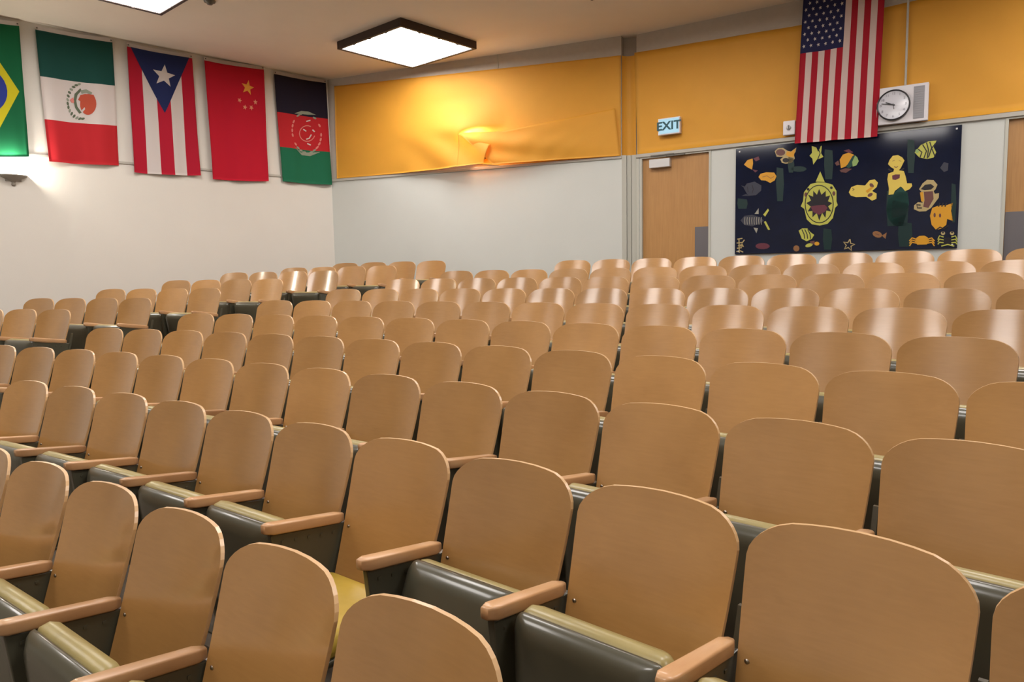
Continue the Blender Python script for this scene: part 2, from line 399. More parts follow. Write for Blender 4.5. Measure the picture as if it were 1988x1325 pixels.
PIV = Vector((0, -0.395, 0.295))
def rrect(hw, y0, y1, r, n=5):
    pts = []
    for cx_, cy_, a0 in ((hw - r, y1 - r, 0), (-hw + r, y1 - r, pi / 2), (-hw + r, y0 + r, pi), (hw - r, y0 + r, 1.5 * pi)):
        for i in range(n + 1):
            a = a0 + pi / 2 * i / n; pts.append((cx_ + r * cos(a), cy_ + r * sin(a)))
    return pts
def stack_bm(layers, dome=0.0, front_drop=0.0):
    """rounded-rectangle layers (hw,y0,y1,r,z) skinned from bottom to top, capped"""
    bm_ = BM(); rings = []
    for hw, y0, y1, r, z in layers:
        rings.append([bm_.verts.new((x, y, z - front_drop * max(0, (-y - 0.1) / 0.15) ** 2)) for x, y in rrect(hw, y0, y1, r)])
    n = len(rings[0])
    for A, B in zip(rings, rings[1:]):
        for i in range(n): bm_.faces.new((A[i], A[(i + 1) % n], B[(i + 1) % n], B[i]))
    bm_.faces.new(rings[0][::-1]); 
    c = bm_.verts.new((0, 0, layers[-1][4] + dome))
    for i in range(n): bm_.faces.new((rings[-1][i], rings[-1][(i + 1) % n], c))
    bmesh.ops.recalc_face_normals(bm_, faces=bm_.faces[:])
    return bm_
YF, YR = -0.28, 0.16       # front and rear of the seat about its hinge, seat lying flat
def pan_bm():
    return stack_bm([(0.170, YF + .06, YR - .05, .05, -.050), (0.205, YF + .025, YR - .02, .05, -.044), (0.232, YF + .006, YR - .004, .04, -.026), (0.238, YF, YR, .030, -.012), (0.240, YF - .002, YR, .030, -0.002), (0.233, YF + .005, YR - .005, .028, 0.000)])
def cushion_bm():
    return stack_bm([(0.228, YF + .010, YR - .012, .028, 0.000), (0.236, YF - .004, YR - .002, .03, 0.012), (0.237, YF - .008, YR - .002, .03, 0.040), (0.228, YF + .000, YR - .010, .035, 0.062), (0.205, YF + .024, YR - .03, .045, 0.074), (0.16, YF + .07, YR - .07, .05, 0.079)], dome=0.005)
def arm_bm():
    bm_ = BM()
    n = 12; rings = []
    y0, y1 = -0.505, -0.135
    for i in range(n + 1):
        t = i / n; y = y1 + (y0 - y1) * t
        e = min(t, 1 - t) * (y1 - y0)
        sh = sqrt(max(0.0, 1 - max(0, 1 - e / 0.016) ** 2)); sh = 0.55 + 0.45 * sh
        w = (0.023 + 0.004 * t) * sh; hh = 0.021 * (0.6 + 0.4 * sh)
        zc = 0.540 + 0.055 * t
        ring_ = []
        for cx_, cz_, a0 in ((1, 1, 0), (-1, 1, pi / 2), (-1, -1, pi), (1, -1, 1.5 * pi)):
            for q in range(4):
                a = a0 + pi / 2 * q / 3; r = 0.007
                ring_.append(bm_.verts.new((cx_ * (w - r) + r * cos(a), y, zc + cz_ * (hh - r) + r * sin(a))))
        rings.append(ring_)
    m = len(rings[0])
    for A, B in zip(rings, rings[1:]):
        for i in range(m): bm_.faces.new((A[i], A[(i + 1) % m], B[(i + 1) % m], B[i]))
    bm_.faces.new(rings[0]); bm_.faces.new(rings[-1][::-1])
    bmesh.ops.recalc_face_normals(bm_, faces=bm_.faces[:])
    return bm_
def standard_bm():
    bm_ = BM()
    prism(bm_, [(-0.482, 0.568), (-0.455, 0.30), (-0.40, 0.05), (-0.42, 0.0), (-0.14, 0.0), (-0.16, 0.06), (-0.17, 0.30), (-0.120, 0.48), (-0.105, 0.518), (-0.14, 0.518)], -0.013, 0.013)
    bmesh.ops.bevel(bm_, geom=bm_.edges[:], offset=0.004, segments=2, profile=0.5, affect='EDGES')
    prism(bm_, [(-0.13, 0.36), (-0.085, 0.50), (-0.055, 0.62), (-0.07, 0.62), (-0.1, 0.52), (-0.15, 0.38)], -0.009, 0.009)
    box(bm_, -0.035, 0.035, -0.44, -0.12, 0.0, 0.012, 0.003, 1)
    for i in range(5): box(bm_, -0.016, 0.016, -0.44 + i * .06, -0.428 + i * .06, 0.525 - i * .009, 0.535 - i * .009)
    return bm_
def bolt_bm():
    bm_ = BM(); lathe(bm_, [(0.0001, 0.005), (0.004, 0.0045), (0.0075, 0.0015), (0.008, 0.0)], 12); return bm_

PROTO = {}
def make_seat():
    r = empty('auditorium_seat')
    b = link('backrest', backrest_bm(), ['ply', 'ply_edge'], r)
    for i, p in enumerate(b.data.polygons): p.use_smooth = (p.material_index == 0)
    for sx in (-1, 1):
        q = link('bolt', bolt_bm(), 'bolt', b, True)
        h = 0.36; a = 0.235 / 0.245
        q.location = (sx * 0.228, -0.275 * h - 0.12 * h * h - 0.041 * 0.80 * .85 + 0.001, BACKH - h); q.rotation_euler = (radians(98), 0, 0)
    pan = link('seat_pan', pan_bm(), 'olive', r, True); pan.location = PIV
    link('cushion', cushion_bm(), 'vinyl', pan, True)
    st = link('standard', standard_bm(), 'olive', r); st.location = (S / 2, 0, 0)
    ar = link('armrest', arm_bm(), 'arm', r, True); ar.location = (S / 2, 0, 0)
    return r
proto = make_seat()
SEATS = []; ENDS = []
def copy_tree(o, parent=None):
    c = o.copy(); COL.objects.link(c)
    if parent is not None: c.parent = parent
    for ch in o.children: copy_tree(ch, c)
    return c
ORD = ['zeroth', 'first', 'second', 'third', 'fourth', 'fifth', 'sixth', 'seventh', 'eighth', 'ninth', 'tenth', 'eleventh', 'twelfth', 'thirteenth', 'fourteenth', 'fifteenth', 'sixteenth']
first = [True]
def place(R_, t, z, fold, left_end, label, group):
    o = proto if first[0] else copy_tree(proto)
    first[0] = False
    o.location = (C0.x + R_ * sin(t), C0.y + R_ * cos(t), fz(z)); o.rotation_euler = (0, 0, -t)
    tag(o, label, 'auditorium seat', group)
    for ch in o.children:
        if ch.name.startswith('seat_pan'): ch.rotation_euler = (radians(-fold), 0, 0)
    if left_end:
        ENDS.append(o)
    SEATS.append(o); return o
def visible(R_, t, z):
    """does any part of this seat reach into the photograph's frame"""
    for (x, y, h) in ((0, 0, .87), (-.27, -.02, .8), (-.27, -.1, .5), (.28, -.5, .6), (-.28, -.5, .6), (.0, -.5, .55), (0, -.15, .4)):
        P = Vector((C0.x + R_ * sin(t) + x * cos(t) + y * sin(t), C0.y + R_ * cos(t) - x * sin(t) + y * cos(t), fz(z) + h - CAMZ))
        d = P.dot(CF)
        if d < 0.2: continue
        u, v = W / 2 + F * P.dot(CX) / d, H / 2 - F * P.dot(CU) / d
        if -15 < u < W + 15 and v < H + 30: return True
    return False
rs = random.Random(11)
for k in range(9, -1, -1):
    row = 10 - k
    js = [j for j in range(-1 if k >= 8 else 0, NSEAT[k] + (0 if k == 9 else 4)) if visible(RAD[k], TH0[k] + j * S / RAD[k], ZT[k])]
    for n, j in enumerate(js):
        fold = 88 + rs.uniform(-6, 5)
        where = 'from the aisle' if k < 8 and k != 7 else 'from the left'
        lab = 'folded plywood seat, %s %s in the %s row from the front, main block' % (ORD[n + 1], where, ORD[row])
        if k == 8 and j == 7: fold = 0; lab = 'plywood seat in the second row, its yellow cushion lying open and flat'
        if k == 8 and j == 8: fold = 112; lab = 'folded plywood seat beside the open one, olive underside tipped back flat against it'
        if k == 9 and n == len(js) - 1 and False: pass
        o = place(RAD[k], TH0[k] + j * S / RAD[k], ZT[k], fold, n == 0, lab, 'main block seats, %s row from the front' % ORD[row])
        if fold == 0:
            cu = [g for c in o.children if c.name.startswith('seat_pan') for g in c.children][0]
            cu.data = cu.data.copy(); cu.data.materials[0] = M['vinyl_yellow']
for k in range(6, -1, -1):
    tm = sum(LTH[k]) / len(LTH[k]); nk = len(LTH[k])
    for n, t in enumerate([tm + (i - (nk - 1) / 2) * S / LR[k] for i in range(nk)]):
        lab = 'folded plywood seat, %s from the left wall, %s row from the rear, side block' % (ORD[n + 1], ORD[k + 1])
        place(LR[k], t, LZ[k], 86 + rs.uniform(-6, 5), n == 0, lab, 'side block seats, %s row from the rear' % ORD[k + 1])

for o in ENDS:                                   # the first seat of a row carries an end standard and armrest of its own
    for nm in ('standard', 'armrest'):
        src = [c for c in o.children if c.name.startswith(nm)][0]
        c = src.copy(); COL.objects.link(c); c.parent = o; c.location = (-S / 2, 0, 0)

# ------------------------------------------------------------------ cloth and drawing helpers
def solve(Aug):
    n = len(Aug)
    for i in range(n):
        p = max(range(i, n), key=lambda r: abs(Aug[r][i])); Aug[i], Aug[p] = Aug[p], Aug[i]
        for r in range(n):
            if r != i:
                f = Aug[r][i] / Aug[i][i]
                for c in range(i, n + 1): Aug[r][c] -= f * Aug[i][c]
    return [Aug[i][n] / Aug[i][i] for i in range(n)]
def homography(src):
    """maps drawing coordinates of a panel's corners tl,tr,br,bl to the panel's own 0..1 square (v down)"""
    dst = [(0, 0), (1, 0), (1, 1), (0, 1)]; A = []
    for (x, y), (u, v) in zip(src, dst):
        A.append([x, y, 1, 0, 0, 0, -u * x, -u * y, u]); A.append([0, 0, 0, x, y, 1, -v * x, -v * y, v])
    h = solve(A)
    return lambda x, y: ((h[0] * x + h[1] * y + h[2]) / (h[6] * x + h[7] * y + 1), (h[3] * x + h[4] * y + h[5]) / (h[6] * x + h[7] * y + 1))
class Sheet:
    """a hanging sheet: surf(u,v,off) gives a 3D point, off is distance toward the room"""
    def __init__(s, surf): s.surf = surf; s.bm = BM(); s.mats = []
    def mi(s, m):
        if m not in s.mats: s.mats.append(m)
        return s.mats.index(m)
    def grid(s, nu, nv, fn, back=True):
        V = [[s.bm.verts.new(s.surf(i / nu, j / nv, 0)) for i in range(nu + 1)] for j in range(nv + 1)]
        Bk = [[s.bm.verts.new(s.surf(i / nu, j / nv, -0.003)) for i in range(nu + 1)] for j in range(nv + 1)]
        for j in range(nv):
            for i in range(nu):
                m = s.mi(fn((i + .5) / nu, (j + .5) / nv))
                f = s.bm.faces.new((V[j][i], V[j + 1][i], V[j + 1][i + 1], V[j][i + 1])); f.material_index = m; f.smooth = True
                f = s.bm.faces.new((Bk[j][i], Bk[j][i + 1], Bk[j + 1][i + 1], Bk[j + 1][i])); f.material_index = m; f.smooth = True
        for i in range(nu):
            for (a, b, rr) in ((V[0], Bk[0], 0), (V[nv], Bk[nv], nv)):
                f = s.bm.faces.new((a[i], a[i + 1], b[i + 1], b[i])); f.material_index = s.mi(fn((i + .5) / nu, 0.001 if rr == 0 else .999))
        for j in range(nv):
            for c in (0, nu):
                f = s.bm.faces.new((V[j][c], V[j + 1][c], Bk[j + 1][c], Bk[j][c])); f.material_index = s.mi(fn(0.001 if c == 0 else .999, (j + .5) / nv))
    def poly(s, pts, m, layer=1, sub=0):
        tris = tessellate_polygon([[Vector((x, y, 0)) for x, y in pts]])
        T = [[pts[i] for i in t] for t in tris]
        for _ in range(sub):
            N = []
            for a, b, c in T:
                ab = ((a[0] + b[0]) / 2, (a[1] + b[1]) / 2); bc = ((c[0] + b[0]) / 2, (c[1] + b[1]) / 2); ca = ((a[0] + c[0]) / 2, (a[1] + c[1]) / 2)
                N += [[a, ab, ca], [ab, b, bc], [ca, bc, c], [ab, bc, ca]]
            T = N
        k = s.mi(m); cache = {}
        for t in T:
            vs = []
            for p in t:
                q = (round(p[0], 5), round(p[1], 5))
                if q not in cache: cache[q] = s.bm.verts.new(s.surf(p[0], p[1], 0.0016 + 0.0022 * layer))
                vs.append(cache[q])
            if len(set(vs)) < 3: continue
            try: f = s.bm.faces.new(vs)
            except ValueError: continue
            f.material_index = k; f.smooth = True
            f.normal_update()
            if f.normal.dot(s.out) < 0: f.normal_flip()
    def build(s, name, parent=None): return link(name, s.bm, s.mats, parent)
def star(cx_, cy_, r, n=5, inner=0.42, rot=0, ax=1.0):
    return [(cx_ + ax * (r if i % 2 == 0 else r * inner) * sin(rot + pi * i / n), cy_ - (r if i % 2 == 0 else r * inner) * cos(rot + pi * i / n)) for i in range(2 * n)]
def ell(cx_, cy_, rx, ry, n=20, rot=0):
    return [(cx_ + rx * cos(a) * cos(rot) - ry * sin(a) * sin(rot), cy_ + rx * cos(a) * sin(rot) + ry * sin(a) * cos(rot)) for a in [2 * pi * i / n for i in range(n)]]
def stroke(pts, w):
    L, Rr = [], []
    n = len(pts)
    for i in range(n):
        a = pts[max(0, i - 1)]; b = pts[min(n - 1, i + 1)]; dx, dy = b[0] - a[0], b[1] - a[1]; l = sqrt(dx * dx + dy * dy) or 1
        L.append((pts[i][0] - dy / l * w / 2, pts[i][1] + dx / l * w / 2)); Rr.append((pts[i][0] + dy / l * w / 2, pts[i][1] - dx / l * w / 2))
    return L + Rr[::-1]

def flag(pl, px, ripple, seed, base, draw, label, nu=26, nv=44, off=0.048, sag=0.012, header=True, name='flag'):
    P = [pl.hit(x, y, off) for x, y in px]
    rr = random.Random(seed); ph = [rr.uniform(0, 6.28) for _ in range(4)]
    root = empty(name, (P[0] + P[1]) / 2)
    mid = root.location.copy()
    wd = (P[1] - P[0]).length
    def surf(u, v, o):
        p = (P[0] * (1 - u) + P[1] * u) * (1 - v) + (P[3] * (1 - u) + P[2] * u) * v
        amp = ripple * (0.25 + 0.75 * v)
        d = amp * (0.55 * sin(2 * pi * 1.6 * u + ph[0] + 1.2 * v) + 0.3 * sin(2 * pi * 3.1 * u + ph[1] - 1.5 * v) + 0.25 * sin(2 * pi * (1.1 * v + .7 * u) + ph[2]))
        z = -sag * wd * 4 * u * (1 - u) * (1 if v > 0.02 else 1)
        return p + pl.n * (o + d + 0.008) + Vector((0, 0, z)) - mid
    s = Sheet(surf); s.out = pl.n
    s.grid(nu, nv, base)
    hm = homography(px)
    draw(s, hm)
    s.build('cloth', root)
    if header:
        s2 = Sheet(lambda u, v, o: surf(u, -0.028 + v * 0.03, o + 0.002)); s2.out = pl.n; s2.grid(12, 1, lambda u, v: 'c_white'); s2.build('header_band', root)
        bm_ = BM()
        for u in (0.02, 0.98):
            c = surf(u, -0.012, 0.008); box(bm_, c.x - .008, c.x + .008, c.y - .008, c.y + .008, c.z - .008, c.z + .008, .003, 1)
        link('grommets', bm_, 'alu_dark', root)
    tag(root, label, 'flag', 'national flags hung high on the walls')
    return root

# Brazil (cut by the frame)
def d_br(s, h):
    s.poly([(0.5, 0.06), (0.94, 0.5), (0.5, 0.94), (0.06, 0.5)], 'yellow', 1, 4); s.poly(ell(0.5, 0.5, 0.29, 0.175, 28), 'blue', 2, 3)
    band = [(0.5 + 0.29 * x, 0.5 + 0.175 * y) for x, y in [(-0.35, -.93), (-.1, -.5), (.05, 0), (.12, .5), (.1, .98), (-.08, .98), (-.06, .5), (-.12, 0), (-.28, -.45), (-.5, -.85)]]
    s.poly(band, 'c_white', 3, 2)
flag(LEFT, [(-139, 26), (37, 50), (57, 304), (-104, 303)], 0.03, 1, lambda u, v: 'br_green', d_br, 'green flag with yellow diamond and blue disc, hung high on left wall')
# Mexico
def d_mx(s, h):
    Z = lambda pts: [h(x / 4.417, 40 + y / 4.417) for x, y in pts]
    for i in range(15):   # wreath, half ring
        a = radians(100 + i * 12.5); cx_, cy_ = 700 + 118 * cos(a) * 1.0, 703 - 150 * sin(a)
        if i % 1 == 0: s.poly(Z(ell(cx_, cy_, 17, 10, 8, a + 1.2)), 'emblem_olive' if i % 3 else 'emblem_grey', 1)
    s.poly(Z([(640, 640), (690, 590), (700, 610), (665, 650), (655, 700), (665, 750), (700, 800), (680, 810), (645, 760), (632, 700)]), 'emblem_olive', 1)
    s.poly(Z(ell(755, 730, 68, 90, 24)), 'emblem_red', 1)
    s.poly(Z([(690, 650), (730, 640), (800, 650), (820, 700), (790, 690), (750, 720), (700, 710), (670, 690)]), 'emblem_red', 2)
    s.poly(Z([(700, 780), (740, 740), (730, 770), (705, 800)]), 'c_white', 3)
    s.poly(Z([(690, 610), (740, 600), (790, 630), (780, 650), (740, 630), (700, 640)]), 'emblem_grey', 2)
    s.poly(Z([(600, 690), (630, 670), (640, 720), (615, 715)]), 'emblem_pink', 1)
def b_mx(u, v):
    return 'green_dark' if v < 0.345 + 0 * u else ('c_white' if v < 0.675 else 'red')
flag(LEFT, [(68, 57), (218, 82), (232, 321), (95, 314)], 0.032, 2, b_mx, d_mx, 'green, white and red flag with eagle emblem on left wall', nv=40)
# Puerto Rico
def d_pr(s, h):
    s.poly([(0.05, 0.0), (0.95, 0.0), (0.5, 0.49)], 'navy', 1, 5)
    c = h(318, 145); s.poly(star(c[0], c[1], 0.095, rot=0.12, ax=1.85), 'c_white', 2, 3)
def b_pr(u, v): return 'crimson' if int(u * 5) % 2 == 0 else 'c_white'
flag(LEFT, [(246, 90), (373, 113), (389, 341), (260, 335)], 0.03, 3, b_pr, d_pr, 'red and white striped flag with blue triangle and one white star', nu=40, nv=50)
# China
def d_cn(s, h):
    for (x, y, r, m, ro) in ((480, 171, .068, 'gold', .2), (464.5, 196, .024, 'pale_star', .4), (495.5, 200, .026, 'pale_star', 0), (474.5, 210, .024, 'pale_star', .2), (487, 211, .026, 'pale_star', .5)):
        c = h(x, y); s.poly(star(c[0], c[1], r, rot=ro, ax=1.7), m, 1, 1)
flag(LEFT, [(396, 117), (512, 135), (521, 352), (413, 348)], 0.03, 4, lambda u, v: 'cn_red', d_cn, 'plain red flag with one large and four small yellow stars')
# Afghanistan
def d_af(s, h):
    Z = lambda x, y: h(380 + x / 4.907, 100 + y / 4.907)
    P_ = lambda pts: [Z(x, y) for x, y in pts]
    rg = random.Random(5)
    for i in range(26):
        a = 2 * pi * i / 26; r1, r2 = 150, 178
        if rg.random() < .2: continue
        s.poly(P_(ell(1050 + r1 * cos(a) * 0.92, 775 + r2 * sin(a) * 1.05 + (cos(a)) * 22, 19, 9, 8, a + 1.57)), 'emblem_pink' if abs(sin(a)) < .8 else 'emblem_grey', 1)
    s.poly(P_(stroke([(1060 + 75 * cos(a), 780 + 75 * sin(a)) for a in [0.3 + 4.9 * i / 14 for i in range(15)]], 8)), 'emblem_pink', 1)
    for pts in ([(1050, 665), (1090, 655)], [(1110, 745), (1130, 765)], [(1100, 790), (1080, 825), (1050, 835)], [(1060, 875), (1095, 890)], [(1020, 740), (1050, 760)]):
        s.poly(P_(stroke(pts, 11)), 'c_white', 2)
    s.poly(P_([(935, 590), (1000, 565), (1070, 570), (1140, 605), (1060, 600), (990, 595)]), 'emblem_grey', 1)
    s.poly(P_([(930, 905), (1000, 960), (1100, 960), (1180, 960), (1090, 995), (1010, 985)]), 'emblem_grey', 1)
def b_af(u, v): return 'ink' if v < 0.345 else ('red' if v < 0.675 else 'green')
flag(LEFT, [(532, 143), (632, 161), (645, 359), (549, 352)], 0.028, 6, b_af, d_af, 'black, red and green flag with white ring emblem beside the corner', nv=40)
# United States
def d_us(s, h):
    for r in range(9):
        for c in range(6 if r % 2 == 0 else 5):
            # the canton hangs rotated: star rows run down the flag
            v = (0.396) * (r + 1) / 10 ; u = 0.5385 * ((c * 2 + (1 if r % 2 == 0 else 2)) / 12)
            s.poly(star(u, v, 0.0135, rot=-.3, ax=1.65), 'c_white', 1)
    return
def b_us(u, v):
    if v < 0.40 and u < 0.5385: return 'us_blue'
    return 'us_red' if int(u * 13) % 2 == 0 else 'us_white'
flag(RR, [(1561, -14), (1720, -46), (1703, 265), (1543, 279)], 0.03, 8, b_us, d_us, 'American flag hung vertically over the sea mural, beside the clock', nu=39, nv=60, off=0.11, header=True, sag=0.0)

# ------------------------------------------------------------------ orange paper band
def paper_sheet(name, pl, top, bot, nu, nv, disp, off, mats='paper', label=None, group=None, parent=None):
    """top/bot: polylines of frame points on this wall, sampled evenly in u"""
    def samp(pts, u):
        x0, x1 = pts[0][0], pts[-1][0]; x = x0 + (x1 - x0) * u
        for (a, b) in zip(pts, pts[1:]):
            if a[0] <= x <= b[0] + 1e-6: t = (x - a[0]) / (b[0] - a[0]); return a[1] + (b[1] - a[1]) * t
    T = [pl.sz(x, y) for x, y in top]; Bq = [pl.sz(x, y) for x, y in bot]
    def surf(u, v, o):
        a0 = T[0][0] + (T[-1][0] - T[0][0]) * u; a1 = Bq[0][0] + (Bq[-1][0] - Bq[0][0]) * u
        z = samp(T, u) * (1 - v) + samp(Bq, u) * v
        a = a0 * (1 - v) + a1 * v
        return pl.at(a, off + o + disp(a, z, u, v), z)
    s = Sheet(surf); s.out = pl.n; s.grid(nu, nv, lambda u, v: mats)
    return s.build(name, parent)
a9, z9 = RL.sz(902, 256); zb9 = RL.sz(900, 327)[1]
def sst(x): x = max(0, min(1, x)); return x * x * (3 - 2 * x)
def billow(a, z):
    """how far the paper stands off the wall round the hidden sconce"""
    k = math.exp(-((a - a9 - .1) / 0.95) ** 2) if a < a9 + .1 else 1.0
    up = sst((z9 + 0.55 - z) / 0.6)
    fold = 0.022 * sin(7.0 * (a - a9) + 9.0 * (z - z9) + 1.0) * sst((z9 + 0.1 - z) / 0.3) * math.exp(-((a - a9) / 1.0) ** 2)
    return 0.19 * k * up + fold
def main_d(a, z, u, v):
    w = 0.003 * sin(5 * a + 7 * z) + 0.004
    lo = sst((z9 + .04 - z) / .12); rw = 0.22 * lo + 0.8 * (1 - lo)
    f = 1.0 if a < a9 else 1 - sst((a - a9 + .02) / rw)
    return w + billow(a, z) * f
root = empty('paper_banner', RL.at(a9, 0, TRIMZ))
tag(root, 'torn orange paper band stapled across the rear wall above the white paint', 'paper banner')
def reparent(o, r): o.parent = r; o.matrix_parent_inverse = Matrix.Translation(-r.location)
o = paper_sheet('paper_sheet', RL, [(650, 168), (930, 138), (1206, 108)], [(655, 347), (880, 329), (902, 326), (925, 318), (975, 322), (1206, 303)], 140, 50, main_d, 0.012); reparent(o, root)
def lobe(a, z, u, v): return billow(a, z) + 0.05 * u * v ** .5 + 0.002 + 0.015 * sin(pi * v) * u
o = paper_sheet('torn_flap', RL, [(901, 263), (930, 274), (963, 285)], [(899, 327), (930, 323), (952, 320)], 24, 18, lobe, 0.016); reparent(o, root); o['label'] = 'left torn edge of the paper'
def flapd(a, z, u, v):
    g = (1 - u) ** 1.2
    return 0.018 + 0.20 * g * (1 - .25 * v) + 0.03 * sin(pi * v) * (1 - .5 * u) + 0.016 * sin(9 * v - 7 * u) * (1 - u) + 0.006 * sin(30 * u * (.3 + v)) * (1 - u)
o = paper_sheet('torn_flap', RL, [(904, 263), (985, 258), (1060, 241), (1195, 211)], [(967, 322), (1093, 311), (1150, 307), (1205, 303)], 60, 22, flapd, 0.014); reparent(o, root); o['label'] = 'torn sagging lower paper flap'
# right part of the band
def disp_r(a, z, u, v): return 0.004 * sin(8 * a + 9 * z) + 0.004 + 0.006 * max(0, v - .6) * sin(20 * a)
o = paper_sheet('paper_banner', RR, [(1232, 103), (1555, 49), (1720, 15), (2300, -125)], [(1238, 300), (1560, 263), (1930, 221), (2300, 178)], 90, 16, disp_r, 0.005)
tag(o, 'smooth orange paper band above the doors and the sea mural', 'paper banner')
# paper over the grooved return
RET = Plane(-dd.y, dd.x, Vector((-dd.y, dd.x, 0)).dot(A_))
a0 = (A_ - RET.o).dot(RET.e); a1 = (B_ - RET.o).dot(RET.e)
bm_ = BM()
zz0, zz1 = TRIMZ, RL.sz(1206, 108)[1]
for i in range(8):
    f0, f1 = 0.03 + .93 * i / 8, 0.03 + .93 * (i + 1) / 8
    g = lambda f: -0.07 * sin(pi * min(1, f * 1.0)) ** 0.7 + 0.012
    vs = [bm_.verts.new(RET.at(a0 + (a1 - a0) * f, g(f) + k_, z)) for k_ in (0, -0.003) for (f, z) in ((f0, zz0), (f1, zz0), (f1, zz1), (f0, zz1))]
    for q in ((0, 1, 2, 3), (7, 6, 5, 4), (0, 4, 5, 1), (1, 5, 6, 2), (2, 6, 7, 3), (3, 7, 4, 0)): bm_.faces.new([vs[j] for j in q])
tag(link('paper_banner', bm_, 'paper'), 'narrow orange paper strip tucked into the groove left of the exit sign', 'paper banner')
# hidden sconce glow behind the paper
r = wall_empty('wall_sconce', RL, *RL.sz(938, 305)); tag(r, 'wall sconce hidden behind the torn orange paper', 'wall sconce', 'uplight wall sconces')
def sconce_parts(r, sc=1.0, bowl='sconce', depth=0.14):
    bm_ = BM(); lathe(bm_, [(0.004, -0.13), (0.02, -0.125), (0.028, -0.105), (0.02, -0.085), (0.035, -0.07), (0.10, -0.035), (0.155, -0.005), (0.165, 0.01), (0.155, 0.01), (0.145, 0.0), (0.09, -0.028), (0.01, -0.05)], 24, pi, 2 * pi)
    for v in bm_.verts: v.co = Vector((v.co.x * sc, v.co.y * sc * depth / 0.16, v.co.z * sc))
    link('bowl', bm_, bowl, r, True)
    bm_ = BM(); box(bm_, -.09 * sc, .09 * sc, -0.012, 0, -0.07 * sc, 0.03 * sc, 0.004, 1); link('back_plate', bm_, bowl, r)
sconce_parts(r, 0.72, 'bracket', 0.075)
bm_ = BM(); box(bm_, -.11, .11, -0.075, -0.045, 0.05, 0.075, 0.01, 2); link('bulb', bm_, 'bulb', r)
def light_at(pos, w, name, size=0.06, col=(1, .86, .62), parent=None):
    l = bpy.data.lights.new(name, 'POINT'); l.energy = w; l.color = col; l.shadow_soft_size = size
    o = bpy.data.objects.new(name, l); COL.objects.link(o); o.location = pos
    return o
sa, sz_ = RL.sz(918, 268)
for da in (-0.14, 0.0, .14): light_at(RL.at(sa + da, 0.15, sz_ - 0.02), PAPER_SCONCE_W / 3, 'sconce_light', 0.06, (1, .93, .8))
# left wall sconce
sa, sz_ = LEFT.sz(25, 342)
r = wall_empty('wall_sconce', LEFT, sa, sz_); tag(r, 'grey half bowl uplight sconce glowing on the left wall', 'wall sconce', 'uplight wall sconces')
sconce_parts(r, 1.0)
bm_ = BM(); lathe(bm_, [(0.001, 0.075), (0.02, 0.07), (0.03, 0.05), (0.02, 0.02), (0.012, -0.02)], 14)
for v in bm_.verts: v.co.y -= 0.075
link('bulb', bm_, 'bulb', r, True)
light_at(LEFT.at(sa, 0.10, sz_ + 0.12), SCONCE_W, 'sconce_light', 0.05, (1, .93, .8))

# ------------------------------------------------------------------ ceiling light fixtures
LZc = CEIL - 0.11
def atz(px, py, z): rr_ = ray(px, py); t = (z - CAMZ) / rr_.z; p = rr_ * t; return Vector((p.x, p.y, z))
cs = [atz(649, 96, LZc), atz(795, 130, LZc), atz(932, 100, LZc), atz(783, 50, LZc)]
c1 = sum(cs, Vector((0, 0, 0))) / 4
e1 = ((cs[1] - cs[0]) + (cs[2] - cs[3])).normalized(); ang = math.atan2(e1.y, e1.x)
half = sum(((cs[i] - cs[(i + 1) % 4]).length for i in range(4))) / 8
c2far = atz(300, 25, LZc); c2 = c2far - (cs[1] - c1)
va = c1 - c2; vb = Vector((va.y, -va.x, 0))
print('LAMP', c1, c2, half, math.degrees(ang), va.length)
def ceiling_lamp(c, label):
    r = empty('ceiling_light', (c.x, c.y, CEIL), ang); h = half; t = CEIL - LZc
    bm_ = BM()
    for (x0, x1, y0, y1) in ((-h, h, -h, -h + .045), (-h, h, h - .045, h), (-h, -h + .045, -h + .045, h - .045), (h - .045, h, -h + .045, h - .045)): box(bm_, x0, x1, y0, y1, -t, 0.0, 0.004, 1)
    for i in range(4):
        for q in (-.5, 0, .5):
            a = i * pi / 2; x = q * 2 * h * .5 * 1.0; box(bm_, x - .018, x + .018, h - 0.052, h - .03, -t - .006, -t + .01, 0.002, 1, 0, Matrix.Rotation(a, 4, 'Z'))
    link('frame', bm_, 'lampframe', r)
    bm_ = BM(); box(bm_, -h + .046, h - .046, -h + .046, h - .046, -t + .012, -t + .03); link('diffuser', bm_, 'lampglass', r)
    bm_ = BM(); box(bm_, -h + .15, h - .15, -h + .15, h - .15, -0.07, 0.0); link('housing', bm_, 'alu_dark', r)
    tag(r, label, 'ceiling light', 'square fluorescent ceiling lights')
ceiling_lamp(c1, 'square dark-framed fluorescent ceiling light near the rear corner')
ceiling_lamp(c2, 'square ceiling light cut off by the top edge above the flags')
k = 0
for i in (0, 1, 2):
    for j in (0, 1, 2, 3):
        c = c1 - va * i + vb * j  # unseen lamps added along the grid to give the seat backs their reflections
        if j == 0 and i < 2: continue
        if (i, j) in ((0, 3), (2, 3)): continue      # left out of the added lamps to keep the front rows darker
        if all(w.nv.dot(Vector((c.x, c.y, 0))) - w.d < -1.2 for w in WALLS):
            k += 1; ceiling_lamp(c, 'added square ceiling light for the seat-back reflections, outside the view')
ceiling_lamp(Vector((6.1, 6.15, LZc)), 'added square ceiling light for the seat-back reflections, outside the view')  # unseen extra lamp, added off the grid to brighten the right-hand paper
